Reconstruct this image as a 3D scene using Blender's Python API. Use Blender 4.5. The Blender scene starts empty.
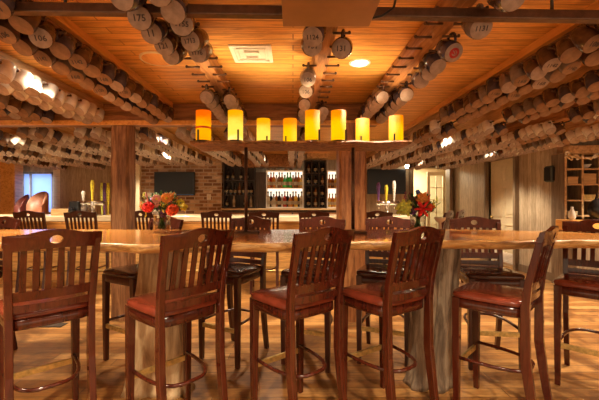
import bpy, bmesh, math, random
from mathutils import Vector, Matrix, Euler
random.seed(7)
sc = bpy.context.scene
COL = sc.collection
PI = math.pi
CH, F, CX, CY = 1.36, 350.0, 293.0, 200.0      # eye height, focal length in pixels, vanishing point

def wx(px, d): return (px - CX) / F * d
def wz(py, d): return CH - (py - CY) / F * d

# ------------------------------------------------------------------ materials
MATS = {}
def newmat(name):
    m = bpy.data.materials.new(name); m.use_nodes = True
    nt = m.node_tree; b = nt.nodes['Principled BSDF']
    MATS[name] = m
    return m, nt, b
def N(nt, t, **kw):
    n = nt.nodes.new(t)
    for k, v in kw.items():
        if k.startswith('_'): setattr(n, k[1:], v)
        else: n.inputs[k.replace('__', ' ')].default_value = v
    return n
def coords(nt, scale=(1,1,1), rot=(0,0,0), loc=(0,0,0)):
    tc = nt.nodes.new('ShaderNodeTexCoord'); mp = nt.nodes.new('ShaderNodeMapping')
    mp.inputs['Scale'].default_value = scale; mp.inputs['Rotation'].default_value = rot; mp.inputs['Location'].default_value = loc
    nt.links.new(tc.outputs['Object'], mp.inputs['Vector'])
    return mp.outputs['Vector']
def ramp(nt, fac, stops):
    r = nt.nodes.new('ShaderNodeValToRGB'); el = r.color_ramp.elements
    el[0].position, el[0].color = stops[0][0], (*stops[0][1], 1)
    el[1].position, el[1].color = stops[-1][0], (*stops[-1][1], 1)
    for p, c in stops[1:-1]:
        e = el.new(p); e.color = (*c, 1)
    nt.links.new(fac, r.inputs['Fac'])
    return r.outputs['Color']
def noise(nt, vec, scale=5, detail=4, rough=.6, dist=0):
    n = nt.nodes.new('ShaderNodeTexNoise'); n.inputs['Scale'].default_value = scale
    n.inputs['Detail'].default_value = detail; n.inputs['Roughness'].default_value = rough; n.inputs['Distortion'].default_value = dist
    nt.links.new(vec, n.inputs['Vector']); return n.outputs['Fac']
def mixc(nt, fac, a, b, mode='MIX'):
    m = nt.nodes.new('ShaderNodeMix'); m.data_type = 'RGBA'; m.blend_type = mode
    for sock, v in ((m.inputs[0], fac), (m.inputs[6], a), (m.inputs[7], b)):
        if isinstance(v, (int, float)): sock.default_value = v
        elif isinstance(v, tuple): sock.default_value = (*v, 1)
        else: nt.links.new(v, sock)
    return m.outputs[2]
def bump(nt, b, h, strength=.3, dist=.01):
    n = nt.nodes.new('ShaderNodeBump'); n.inputs['Strength'].default_value = strength; n.inputs['Distance'].default_value = dist
    nt.links.new(h, n.inputs['Height']); nt.links.new(n.outputs['Normal'], b.inputs['Normal'])
def setb(b, rough=.5, metal=0, coat=0, spec=None, trans=0, ior=None):
    b.inputs['Roughness'].default_value = rough; b.inputs['Metallic'].default_value = metal
    b.inputs['Coat Weight'].default_value = coat; b.inputs['Coat Roughness'].default_value = .08
    if spec is not None: b.inputs['Specular IOR Level'].default_value = spec
    if trans: b.inputs['Transmission Weight'].default_value = trans
    if ior: b.inputs['IOR'].default_value = ior

def m_plain(name, c, rough=.5, metal=0, coat=0, vary=.12, scale=20, trans=0, ior=None):
    m, nt, b = newmat(name); setb(b, rough, metal, coat, trans=trans, ior=ior)
    v = coords(nt); f = noise(nt, v, scale, 3)
    lo = tuple(max(0, x*(1-vary*1.6)) for x in c); hi = tuple(min(1, x*(1+vary*1.3)) for x in c)
    nt.links.new(ramp(nt, f, [(.3, lo), (.7, hi)]), b.inputs['Base Color'])
    return m
def m_wood(name, dark, mid, light, axis='x', rough=.4, coat=0, stretch=12, scale=3, bmp=.15):
    m, nt, b = newmat(name); setb(b, rough, 0, coat)
    s = {'x': (1, stretch, stretch), 'y': (stretch, 1, stretch), 'z': (stretch, stretch, 1)}[axis]
    v = coords(nt, s)
    f = noise(nt, v, scale, 6, .65, .6)
    f2 = noise(nt, coords(nt), 1.6, 2)
    c = ramp(nt, f, [(.38, dark), (.5, mid), (.62, light)])
    c2 = mixc(nt, ramp(nt, f2, [(.35, (0,0,0)), (.8, (.6,.6,.6))]), c, mid)
    nt.links.new(c2, b.inputs['Base Color'])
    bump(nt, b, f, bmp, .004)
    return m
def m_planks(name, cols, gap, bw, bh, rot=(0,0,0), rough=.45, coat=0, mortar=.006, stain=None, bmp=.4, stretch=10, offs=.37):
    """boards laid in rows: brick texture tiles coloured one by one, with grain along the board"""
    m, nt, b = newmat(name); setb(b, rough, 0, coat)
    v = coords(nt, rot=rot)
    br = nt.nodes.new('ShaderNodeTexBrick'); nt.links.new(v, br.inputs['Vector'])
    br.offset = offs; br.squash = 1
    br.inputs['Scale'].default_value = 1; br.inputs['Brick Width'].default_value = bw; br.inputs['Row Height'].default_value = bh
    br.inputs['Mortar Size'].default_value = mortar; br.inputs['Mortar Smooth'].default_value = .3; br.inputs['Bias'].default_value = 0
    br.inputs['Color1'].default_value = (0,0,0,1); br.inputs['Color2'].default_value = (1,1,1,1); br.inputs['Mortar'].default_value = (.5,.5,.5,1)
    base = ramp(nt, br.outputs['Color'], cols)
    mp = nt.nodes.new('ShaderNodeMapping'); mp.inputs['Scale'].default_value = (1, stretch, 1); nt.links.new(v, mp.inputs['Vector'])
    g = noise(nt, mp.outputs['Vector'], 5, 6, .7, .5)
    gg = ramp(nt, g, [(.36, (.50,.43,.38)), (.58, (1,1,1)), (.8, (1.0,1.0,1.0))])
    c = mixc(nt, .8, base, gg, 'MULTIPLY')
    if stain:
        s = noise(nt, v, stain[1], 4, .65, .3)
        sf = ramp(nt, s, [(stain[2], (0,0,0)), (stain[2]+.14, (1,1,1))])
        c = mixc(nt, sf, c, mixc(nt, .75, c, stain[0]))
    c = mixc(nt, br.outputs['Fac'], c, gap)
    nt.links.new(c, b.inputs['Base Color'])
    inv = nt.nodes.new('ShaderNodeMath'); inv.operation = 'SUBTRACT'; inv.inputs[0].default_value = 1; nt.links.new(br.outputs['Fac'], inv.inputs[1])
    bump(nt, b, inv.outputs[0], bmp, .004)
    return m
def m_emit(name, c, strength, c2=None, scale=6):
    m, nt, b = newmat(name); setb(b, .5)
    b.inputs['Base Color'].default_value = (*c, 1)
    if c2:
        f = noise(nt, coords(nt), scale, 2)
        nt.links.new(ramp(nt, f, [(.35, c), (.65, c2)]), b.inputs['Emission Color'])
    else: b.inputs['Emission Color'].default_value = (*c, 1)
    b.inputs['Emission Strength'].default_value = strength
    return m

R90 = PI/2
m_planks('floor_boards', [(0, (.28,.115,.028)), (.5, (.46,.22,.062)), (1, (.62,.34,.12))], (.07,.028,.01), 1.5, .115, rough=.33, coat=.15,
         mortar=.003, stain=((.10,.035,.010), 2.3, .47), stretch=9)
m_planks('pine_ceiling', [(0, (.78,.38,.085)), (.5, (.86,.45,.11)), (1, (.93,.53,.15))], (.30,.11,.02), 3.2, .085, rough=.38, mortar=.004, bmp=.6)
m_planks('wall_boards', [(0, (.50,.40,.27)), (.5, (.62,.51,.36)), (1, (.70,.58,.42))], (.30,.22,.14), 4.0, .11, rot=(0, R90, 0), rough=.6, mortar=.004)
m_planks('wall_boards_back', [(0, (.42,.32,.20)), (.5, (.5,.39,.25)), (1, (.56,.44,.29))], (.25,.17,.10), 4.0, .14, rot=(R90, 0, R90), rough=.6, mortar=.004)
m_planks('brick', [(0, (.20,.10,.055)), (.4, (.40,.21,.12)), (.7, (.58,.38,.23)), (1, (.80,.62,.44))], (.55,.45,.34), .22, .085, rot=(R90, 0, 0), rough=.8, mortar=.013, offs=.5, stretch=1.5)
m_planks('bar_front', [(0, (.55,.26,.07)), (.5, (.68,.36,.11)), (1, (.78,.45,.16))], (.18,.07,.02), 2.0, .16, rot=(R90, 0, 0), rough=.45, mortar=.006)
m_wood('table_wood', (.55,.20,.045), (.70,.30,.075), (.82,.42,.13), 'x', rough=.20, coat=.5, stretch=7, scale=1.6, bmp=.03)
m_wood('bark_edge', (.26,.11,.03), (.58,.32,.10), (.78,.52,.22), 'x', rough=.42, coat=.15, stretch=6, scale=5, bmp=.5)
m_wood('stool_wood', (.046,.007,.003), (.068,.011,.0045), (.09,.016,.0065), 'z', rough=.19, coat=.35, stretch=10, scale=4, bmp=.04)
m_wood('stool_dark', (.042,.008,.004), (.062,.012,.006), (.085,.018,.009), 'z', rough=.3, coat=.3, stretch=10, scale=4, bmp=.04)
m_plain('red_vinyl', (.19,.034,.016), rough=.22, coat=.3, vary=.2, scale=9)
m_plain('dark_vinyl', (.075,.026,.018), rough=.16, coat=.3, vary=.2, scale=9)
m_plain('brass', (.70,.52,.20), rough=.42, metal=.8, vary=.2, scale=30)
m_wood('driftwood', (.07,.045,.03), (.26,.19,.13), (.52,.43,.31), 'z', rough=.6, stretch=7, scale=3.0, bmp=1.0)
m_wood('tan_trunk', (.20,.10,.04), (.44,.28,.14), (.64,.48,.28), 'z', rough=.5, stretch=5, scale=2.4, bmp=.8)
m_wood('post_wood', (.10,.04,.015), (.26,.115,.045), (.42,.22,.10), 'z', rough=.6, stretch=9, scale=2.6, bmp=.7)
m_wood('post_wood_red', (.14,.045,.015), (.36,.14,.045), (.52,.24,.09), 'z', rough=.5, stretch=9, scale=2.6, bmp=.6)
m_wood('beam_wood', (.17,.07,.025), (.34,.15,.05), (.48,.24,.09), 'y', rough=.55, stretch=9, scale=2.6, bmp=.5)
m_wood('beam_pale', (.34,.20,.09), (.55,.35,.17), (.68,.47,.25), 'y', rough=.55, stretch=9, scale=2.6, bmp=.4)
m_wood('cross_wood', (.14,.06,.02), (.30,.13,.045), (.44,.21,.08), 'x', rough=.55, stretch=9, scale=2.6, bmp=.5)
m_wood('trim_orange', (.62,.26,.05), (.80,.38,.09), (.88,.48,.13), 'y', rough=.4, stretch=9, scale=2.6)
m_wood('dark_wood', (.03,.018,.012), (.055,.034,.022), (.09,.055,.036), 'z', rough=.5)
m_wood('jamb_wood', (.13,.085,.05), (.21,.145,.09), (.28,.20,.13), 'z', rough=.5)
m_wood('tan_wood', (.40,.25,.11), (.55,.36,.17), (.68,.48,.25), 'x', rough=.45)
m_wood('pale_wood', (.62,.48,.28), (.74,.60,.38), (.82,.70,.48), 'x', rough=.3, coat=.2)
m_plain('cream_paint', (.80,.70,.48), rough=.5, vary=.04)
m_plain('cream_wall', (.78,.64,.40), rough=.7, vary=.05, scale=3)
m_plain('white_paint', (.82,.78,.70), rough=.45, vary=.05)
m_plain('dark_metal', (.055,.042,.036), rough=.42, metal=.7, vary=.2)
m_plain('bronze_metal', (.12,.065,.04), rough=.38, metal=.6, vary=.2)
m_plain('panel_brown', (.34,.175,.075), rough=.35, metal=.2, vary=.12, scale=4)
m_plain('black_plastic', (.012,.012,.014), rough=.3, vary=.1)
m_plain('tv_glass', (.002,.002,.003), rough=.30, vary=.1)
m_plain('tv_blue', (.06,.17,.60), rough=.2, vary=.1)
m_plain('speaker_green', (.075,.085,.07), rough=.5, vary=.15)
m_plain('chrome', (.80,.78,.75), rough=.18, metal=1, vary=.05)
m_plain('stoneware', (.36,.27,.23), rough=.6, vary=.16, scale=30)
m_plain('stoneware_tan', (.27,.15,.085), rough=.6, vary=.16, scale=30)
m_plain('glaze_brown', (.09,.042,.022), rough=.16, coat=.3, vary=.3, scale=18)
m_plain('glaze_blue', (.055,.048,.075), rough=.16, coat=.3, vary=.3, scale=18)
m_plain('glaze_grey', (.20,.16,.14), rough=.2, coat=.3, vary=.2, scale=18)
m_plain('glaze_white', (.74,.69,.62), rough=.2, coat=.3, vary=.12, scale=18)
m_plain('ink', (.06,.045,.05), rough=.6)
m_plain('ink_red', (.42,.02,.02), rough=.5)
m, nt, b = newmat('glass_clear')
tb = nt.nodes.new('ShaderNodeBsdfTransparent'); tb.inputs['Color'].default_value = (.93,.95,.94,1)
gb = nt.nodes.new('ShaderNodeBsdfGlossy'); gb.inputs['Roughness'].default_value = .03
lw = nt.nodes.new('ShaderNodeLayerWeight'); lw.inputs['Blend'].default_value = .25
mx = nt.nodes.new('ShaderNodeMixShader'); nt.links.new(lw.outputs['Facing'], mx.inputs[0]); nt.links.new(tb.outputs[0], mx.inputs[1]); nt.links.new(gb.outputs[0], mx.inputs[2])
nt.links.new(mx.outputs[0], nt.nodes['Material Output'].inputs['Surface'])
m_plain('leather_tan', (.50,.22,.13), rough=.4, vary=.2, scale=6)
m_plain('leather_red', (.20,.04,.03), rough=.4, vary=.2, scale=6)
for n_, c_ in dict(red=(.90,.03,.025), orange_red=(.88,.10,.02), orange=(.90,.33,.06), pink=(.80,.36,.32), purple=(.16,.06,.22), plum=(.28,.06,.10),
                   yellow=(.86,.66,.05), lime=(.72,.82,.12), white=(.75,.72,.66), blue=(.10,.14,.45)).items():
    m_plain('petal_'+n_, c_, rough=.55, vary=.25, scale=40)
m_plain('leaf', (.05,.13,.03), rough=.5, vary=.5, scale=25)
m_plain('leaf_pale', (.25,.36,.14), rough=.5, vary=.4, scale=25)
for n_, c_ in dict(amber=(.55,.20,.03), dark=(.02,.012,.01), green=(.05,.42,.06), pale=(.62,.52,.38), red=(.45,.05,.03), brown=(.22,.08,.025), gold=(.75,.45,.08), black=(.01,.01,.012)).items():
    m_plain('glass_'+n_, c_, rough=.12, coat=.3, vary=.2)
m_plain('paper_label', (.42,.33,.20), rough=.6)
m_plain('cap', (.03,.02,.02), rough=.3)
m_emit('back_light', (1.0,.86,.66), .55, (1,.92,.78), 8)
m_emit('bulb', (1.0,.86,.62), 14)
m_emit('daylight_pane', (.13,.20,.42), .42, (.22,.28,.48), 1.2)
m_emit('teal_pane', (.12,.45,.42), .7)

def candle_mat(name, cA, cB, cC, strength):
    m, nt, b = newmat(name); setb(b, .4)
    v = coords(nt)
    sep = nt.nodes.new('ShaderNodeSeparateXYZ'); nt.links.new(v, sep.inputs[0])
    nz = noise(nt, coords(nt, (6,6,14)), 1.3, 3)
    ma = nt.nodes.new('ShaderNodeMath'); ma.operation = 'MULTIPLY_ADD'; nt.links.new(nz, ma.inputs[0]); ma.inputs[1].default_value = .12
    nt.links.new(sep.outputs['Z'], ma.inputs[2])
    # coloured art glass: bands of amber, yellow and gold along the shade
    c = ramp(nt, ma.outputs[0], [(.03, cC), (.10, cB), (.19, cB), (.27, cA)])
    b.inputs['Base Color'].default_value = (.08,.03,.004, 1); b.inputs['Roughness'].default_value = .7; b.inputs['Specular IOR Level'].default_value = .1
    nt.links.new(c, b.inputs['Emission Color']); b.inputs['Emission Strength'].default_value = strength
candle_mat('shade_amber', (.95,.10,.0), (1,.34,.0), (1,.20,.0), .62)
candle_mat('shade_yellow', (1,.20,.0), (1,.46,.0), (1,.34,.0), .66)
candle_mat('shade_bright', (1,.30,.0), (1,.58,.06), (1,.85,.42), .72)
m_plain('shade_red_band', (.75,.06,.01), rough=.4)

# ------------------------------------------------------------------ mesh helpers
class MB:
    def __init__(s): s.bm = bmesh.new(); s.slots = []
    def mi(s, mat):
        if mat not in s.slots: s.slots.append(mat)
        return s.slots.index(mat)
    def _set(s, faces, mat, smooth=False):
        i = s.mi(mat)
        for f in faces: f.material_index = i; f.smooth = smooth
    def box(s, c, size, mat, M=None, taper=1.0):
        hx, hy, hz = size[0]/2, size[1]/2, size[2]/2
        vs = []
        for z, t in ((-hz, taper), (hz, 1)):
            for x, y in ((-hx,-hy),(hx,-hy),(hx,hy),(-hx,hy)):
                p = Vector((x*t, y*t, z))
                if M: p = M @ p
                vs.append(s.bm.verts.new(p + Vector(c)))
        fs = [s.bm.faces.new([vs[i] for i in q]) for q in ((3,2,1,0),(4,5,6,7),(0,1,5,4),(1,2,6,5),(2,3,7,6),(3,0,4,7))]
        s._set(fs, mat); return s
    def rngs(s, rings, mat, smooth=True, cap=True, closed=False):
        rv = [[s.bm.verts.new(p) for p in r] for r in rings]
        fs = []; n = len(rv[0]); L = len(rv)
        for i in range(L if closed else L-1):
            a, b = rv[i], rv[(i+1) % L]
            for j in range(n):
                k = (j+1) % n
                fs.append(s.bm.faces.new((a[j], a[k], b[k], b[j])))
        s._set(fs, mat, smooth)
        if cap and not closed:
            s._set([s.bm.faces.new(list(reversed(rv[0]))), s.bm.faces.new(rv[-1])], mat, False)
        return rv
    def lathe(s, prof, mat, seg=20, c=(0,0,0), M=None, cap=True, smooth=True):
        rings = []
        for r, z in prof:
            ring = []
            for k in range(seg):
                a = 2*PI*k/seg; p = Vector((r*math.cos(a), r*math.sin(a), z))
                if M: p = M @ p
                ring.append(p + Vector(c))
            rings.append(ring)
        s.rngs(rings, mat, smooth, cap); return s
    def tube(s, pts, r, mat, seg=8, closed=False, flat=None, cap=True, smooth=True, up=(0,0,1)):
        """r: radius or list; flat=(w,h): rectangular section"""
        pts = [Vector(p) for p in pts]; L = len(pts); rings = []
        for i, p in enumerate(pts):
            if closed: t = pts[(i+1) % L] - pts[i-1]
            else: t = pts[min(i+1, L-1)] - pts[max(i-1, 0)]
            t.normalize(); u = Vector(up)
            if abs(t.dot(u)) > .97: u = Vector((0,1,0)) if abs(t.y) < .9 else Vector((1,0,0))
            a = t.cross(u).normalized(); b = a.cross(t).normalized()
            if flat:
                w, h = (flat[i] if isinstance(flat, list) else flat)
                rings.append([p + a*w/2*sx + b*h/2*sy for sx, sy in ((-1,-1),(1,-1),(1,1),(-1,1))])
            else:
                rr = r[i] if isinstance(r, (list, tuple)) else r
                rings.append([p + (a*math.cos(2*PI*k/seg) + b*math.sin(2*PI*k/seg))*rr for k in range(seg)])
        s.rngs(rings, mat, smooth and not flat, cap, closed); return s
    def sphere(s, c, r, mat, seg=10, rings=6, M=None):
        pr = [(max(1e-4, math.sin(PI*i/rings)), -math.cos(PI*i/rings)) for i in range(rings+1)]
        sx, sy, sz = r if isinstance(r, tuple) else (r, r, r)
        MM = (M or Matrix.Identity(3)) @ Matrix.Diagonal((sx, sy, sz))
        s.lathe(pr, mat, seg, c, MM); return s
    def quad(s, pts, mat):
        s._set([s.bm.faces.new([s.bm.verts.new(p) for p in pts])], mat); return s
    def build(s, name, parent=None, bevel=0, loc=None, mats=None):
        bmesh.ops.recalc_face_normals(s.bm, faces=s.bm.faces)
        me = bpy.data.meshes.new(name); s.bm.to_mesh(me); s.bm.free()
        for mt in s.slots: me.materials.append(MATS[mt])
        o = bpy.data.objects.new(name, me); COL.objects.link(o)
        if parent: o.parent = parent
        if loc: o.location = loc
        if bevel:
            b = o.modifiers.new('bevel', 'BEVEL'); b.width = bevel; b.segments = 2; b.limit_method = 'ANGLE'; b.angle_limit = .6
        return o
def tag(o, label, cat, group=None):
    o['label'] = label; o['category'] = cat
    if group: o['group'] = group
    return o
def struct(o, label=None):
    o['kind'] = 'structure'
    if label: o['label'] = label
    return o
def empty(name, loc=(0,0,0), rz=0):
    o = bpy.data.objects.new(name, None); COL.objects.link(o); o.location = loc; o.rotation_euler = (0,0,rz); o.empty_display_size = .1
    return o
def kids(o, table={}):
    return [c for c in COL.objects if c.parent is o]
def copy_tree(o, ch=None, parent=None):
    c = o.copy(); COL.objects.link(c)
    if parent: c.parent = parent
    for k in (ch if ch is not None else kids(o)): copy_tree(k, None if ch is None else [], c)
    return c
ORD = ['nearest','second','third','fourth','fifth','sixth','seventh','eighth','ninth','tenth','eleventh','twelfth','thirteenth','fourteenth','fifteenth','sixteenth','seventeenth','eighteenth','nineteenth','twentieth']
def sep(seq): return seq

# ------------------------------------------------------------------ room shell
ZC = 2.45
YB = 9.5                                       # back wall
XL, XR = -8.2, 4.35
struct(MB().box(((XL+7.2)/2, 4.2, -.05), (7.2-XL+.4, 14.8, .1), 'floor_boards').build('floor'), 'worn orange-brown wooden plank floor')
struct(MB().box(((XL+7.2)/2, 4.2, ZC+.05), (7.2-XL+.4, 14.8, .1), 'pine_ceiling').build('ceiling'), 'orange tongue-and-groove pine plank ceiling')
# back wall with doorway (px 412-448 -> x 3.23..4.21)
dx0, dx1, dtop = wx(412, YB), wx(448, YB), wz(168, YB)
w = MB()
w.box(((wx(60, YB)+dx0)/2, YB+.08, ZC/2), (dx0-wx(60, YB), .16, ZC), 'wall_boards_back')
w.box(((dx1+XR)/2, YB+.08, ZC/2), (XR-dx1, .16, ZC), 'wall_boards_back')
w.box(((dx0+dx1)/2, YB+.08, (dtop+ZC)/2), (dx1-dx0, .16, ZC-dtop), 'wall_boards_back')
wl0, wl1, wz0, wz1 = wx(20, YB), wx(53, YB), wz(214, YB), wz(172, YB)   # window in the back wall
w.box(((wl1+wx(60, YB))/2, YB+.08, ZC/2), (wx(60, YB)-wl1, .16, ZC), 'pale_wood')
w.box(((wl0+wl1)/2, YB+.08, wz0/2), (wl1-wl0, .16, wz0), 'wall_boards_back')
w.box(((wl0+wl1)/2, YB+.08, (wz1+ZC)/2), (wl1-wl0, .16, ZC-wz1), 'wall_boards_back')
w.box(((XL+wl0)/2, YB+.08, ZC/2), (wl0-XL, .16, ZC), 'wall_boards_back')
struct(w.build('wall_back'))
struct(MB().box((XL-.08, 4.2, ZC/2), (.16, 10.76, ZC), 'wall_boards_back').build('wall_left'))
# window with bluish daylight
w = MB(); fw = .05
for c, s_ in ((((wl0+wl1)/2, YB+.05, wz1-fw/2), (wl1-wl0, .08, fw)), (((wl0+wl1)/2, YB+.05, wz0+fw/2), (wl1-wl0, .08, fw)),
              ((wl0+fw/2, YB+.05, (wz0+wz1)/2), (fw, .08, wz1-wz0)), ((wl1-fw/2, YB+.05, (wz0+wz1)/2), (fw, .08, wz1-wz0)),
              ((wl0+.25, YB+.05, (wz0+wz1)/2), (.03, .06, wz1-wz0))):
    w.box(c, s_, 'jamb_wood')
wf = struct(w.build('window_1'))
struct(MB().box(((wl0+wl1)/2, YB+.09, (wz0+wz1)/2), (wl1-wl0, .01, wz1-wz0), 'daylight_pane').build('window_pane', wf))
struct(MB().box(((XL+wx(3, YB))/2, YB-.02, 1.45), (wx(3, YB)-XL, .04, 1.2), 'teal_pane').build('window_2'), 'narrow strip of teal daylight at the left edge')
struct(MB().box(((wx(4, 9.2)+wx(19, 9.2))/2, 9.2, ZC/2), (wx(19, 9.2)-wx(4, 9.2), .3, ZC), 'trim_orange').build('trim_1', bevel=.015), 'orange timber pillar by the blue window')
# doorway room behind
w = MB()
w.box(((dx0+dx1)/2+.5, YB+1.9, 1.3), (3.0, .1, 2.6), 'cream_wall')
w.box((dx0-.9, YB+1.0, 1.3), (.1, 1.7, 2.6), 'cream_wall'); w.box((dx1+1.4, YB+1.0, 1.3), (.1, 1.7, 2.6), 'cream_wall')
w.box(((dx0+dx1)/2+.3, YB+1.05, 2.65), (3.2, 1.8, .1), 'cream_wall')
w.box(((dx0+dx1)/2+.3, YB+1.05, -.05), (3.2, 1.75, .1), 'tan_wood')
struct(w.build('wall_beyond_doorway'), 'cream walls of the room seen through the doorway')
w = MB()
for x in (dx0-.04, dx1+.04): w.box((x, YB-.01, (dtop+.08)/2), (.09, .22, dtop+.08), 'jamb_wood')
w.box(((dx0+dx1)/2, YB-.01, dtop+.045), (dx1-dx0, .22, .09), 'jamb_wood')
struct(w.build('trim_2', bevel=.006), 'dark wooden casing round the open doorway')
# french door, open inside the doorway
fx0, fx1 = wx(427, YB+.5), wx(445.5, YB+.5); ft = wz(172, YB+.5)
fd = MB(); yy = YB+.5
fd.box((fx0+.04, yy, ft/2), (.08, .045, ft), 'cream_paint'); fd.box((fx1-.04, yy, ft/2), (.08, .045, ft), 'cream_paint')
for z in (.16, ft-.05): fd.box(((fx0+fx1)/2, yy, z), (fx1-fx0-.16, .045, .10 if z > 1 else .32), 'cream_paint')
for k in range(1, 5): fd.box(((fx0+fx1)/2, yy, .32+(ft-.42)*k/5), (fx1-fx0-.16, .03, .022), 'cream_paint')
fd.box(((fx0+fx1)/2, yy, .32+(ft-.42)/2), (.022, .03, ft-.42), 'cream_paint')
fdo = struct(fd.build('door_1'), 'cream french door with ten panes beyond the doorway')
struct(MB().box(((fx0+fx1)/2, yy, .32+(ft-.42)/2), (fx1-fx0-.16, .006, ft-.42), 'glass_clear').build('door_glass', fdo))
struct(MB().tube([(fx0+.05, yy-.025, 1.02), (fx0+.05, yy-.06, 1.02), (fx0+.14, yy-.06, 1.02)], .009, 'brass').build('door_handle', fdo))

# right wall x = XR from YC to back wall with door opening
YC = 5.78; YQ = 5.46
oy0, oy1 = F*XR/(517-CX), F*XR/(489-CX)      # door along y
dt = CH + (CY-156.5)/F*oy0
w = MB(); X = XR+.07
w.box((X, (YC+oy0)/2, ZC/2), (.14, oy0-YC, ZC), 'wall_boards'); w.box((X, (oy1+YB)/2, ZC/2), (.14, YB-oy1, ZC), 'wall_boards')
w.box((X, (oy0+oy1)/2, (dt+ZC)/2), (.14, oy1-oy0, ZC-dt), 'wall_boards')
struct(w.build('wall_right'), 'beige vertical board wall on the right')
w = MB()
for y in (oy0-.035, oy1+.035): w.box((XR+.0, y, (dt+.07)/2), (.17, .07, dt+.07), 'jamb_wood')
w.box((XR+.0, (oy0+oy1)/2, dt+.035), (.17, oy1-oy0, .07), 'jamb_wood')
struct(w.build('trim_3', bevel=.005), 'dark wooden casing of the six-panel door')
d = MB(); dw = oy1-oy0
d.box((XR+.06, (oy0+oy1)/2, dt/2), (.04, dw, dt), 'cream_paint')
dpan = d.build('door_2', bevel=.003); struct(dpan, 'cream six-panel door in the right wall')
d = MB()
for yy_ in (oy0+dw*.27, oy0+dw*.73):
    for z0, z1 in ((.25, .85), (1.02, 1.62), (1.75, dt-.14)):
        for cc, ss in (((XR+.032, yy_, z0), (.012, dw*.34, .02)), ((XR+.032, yy_, z1), (.012, dw*.34, .02)),
                       ((XR+.032, yy_-dw*.17, (z0+z1)/2), (.012, .02, z1-z0)), ((XR+.032, yy_+dw*.17, (z0+z1)/2), (.012, .02, z1-z0))):
            d.box(cc, ss, 'cream_paint')
        d.box((XR+.034, yy_, (z0+z1)/2), (.012, dw*.26, z1-z0-.1), 'cream_paint')
struct(d.build('door_panel', dpan))
d = MB(); d.box((XR+.03, (oy0+oy1)/2, .17), (.02, dw*.75, .22), 'white_paint')
for k in range(6): d.box((XR+.015, (oy0+oy1)/2, .09+k*.032), (.012, dw*.68, .012), 'white_paint')
struct(d.build('door_vent', dpan), 'white louvred grille at the door foot')
struct(MB().sphere((XR-.0, oy1-.09, 1.0), .03, 'brass').build('door_handle', dpan))
w = MB(); w.box((XR-.01, (YC+oy0)/2, .07), (.02, oy0-YC-.1, .14), 'jamb_wood'); w.box((XR-.01, (oy1+YB)/2+.05, .07), (.02, YB-oy1-.2, .14), 'jamb_wood')
struct(w.build('baseboard_right'))
# frontal wall right of the corner
w = MB(); cbx0, cbx1 = wx(566, YQ), 6.2
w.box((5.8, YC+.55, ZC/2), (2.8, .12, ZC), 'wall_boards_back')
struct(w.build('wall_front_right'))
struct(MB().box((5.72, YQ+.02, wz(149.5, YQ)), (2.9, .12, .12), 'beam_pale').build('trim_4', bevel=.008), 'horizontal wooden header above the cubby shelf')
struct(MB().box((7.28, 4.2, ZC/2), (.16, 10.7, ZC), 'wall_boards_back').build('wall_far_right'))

# brick chimney wall behind the left television
BY = 8.6
struct(MB().box(((wx(134, BY)+wx(222, BY))/2, BY+.4, ZC/2), (wx(222, BY)-wx(134, BY), .8, ZC), 'brick').build('wall_brick'), 'tan brick wall behind the left television')
struct(MB().box((wx(138.5, 8.4), 8.4, 1.25), (.10, .10, 2.4), 'cream_paint').build('trim_5', bevel=.01), 'cream painted post beside the brick wall')

# posts and cross beam
YP = 4.05
def post(px0, px1, mat, label, y=YP):
    x0, x1 = wx(px0, y-.15), wx(px1, y-.15); wdt = x1-x0
    m = MB(); rings = []
    rnd = random.Random(px0)
    for i in range(13):
        z = 2.22*i/12; j = rnd.uniform(-.006, .006); k = rnd.uniform(-.006, .006)
        h = wdt/2; c = .025
        rings.append([Vector(((x0+x1)/2+j+a, y+k+b, z)) for a, b in ((-h+c,-h),(h-c,-h),(h,-h+c),(h,h-c),(h-c,h),(-h+c,h),(-h,h-c),(-h,-h+c))])
    m.rngs(rings, mat, smooth=False)
    o = m.build('timber_post'); struct(o, label); return o
post(107.5, 126, 'post_wood', 'rough dark timber post on the left')
post(339.5, 367, 'post_wood_red', 'reddish rough-sawn timber post near the centre')
struct(MB().box(((-7.5+.98)/2, YP, 2.335), (8.48, .22, .225), 'cross_wood').build('cross_beam', bevel=.01), 'heavy timber cross beam carried by the posts')
struct(MB().box(((-7.5+.98)/2, YP-.13, 2.225), (8.48, .035, .05), 'trim_orange').build('trim_6', bevel=.004))
struct(MB().box((wx(270, 8.9), 8.5, 2.30), (1.3, .5, .28), 'beam_wood').build('trim_7', bevel=.01))

# ------------------------------------------------------------------ ceiling beams with pegs
BEAMS = {  # name: (x, beam material)
 'L1': (-1.44,'beam_wood','left ceiling beam nearest the middle'), 'L2': (-2.18,'beam_pale','second ceiling beam from the middle on the left'), 'L3': (-2.78,'beam_wood','third ceiling beam from the middle on the left'),
 'C1': (-.645,'beam_wood','ceiling beam just left of the hanging panel'), 'C2': (.20,'beam_wood','middle ceiling beam behind the hanging panel'), 'C3': (.85,'beam_wood','ceiling beam just right of the hanging panel'),
 'R1': (1.75,'beam_wood','right ceiling beam nearest the middle'), 'R2': (2.42,'beam_pale','second ceiling beam from the middle on the right'), 'R3': (3.12,'beam_wood','third ceiling beam from the middle on the right')}
pegproto = None
def peg_mesh():
    m = MB(); m.tube([(.03,0,0),(.125,0,0)], .007, 'bronze_metal', 6)
    m.sphere((.125, 0, .003), .011, 'bronze_metal', 6, 4)
    o = m.build('peg'); me = o.data; bpy.data.objects.remove(o); return me
PEG = peg_mesh()
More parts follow.
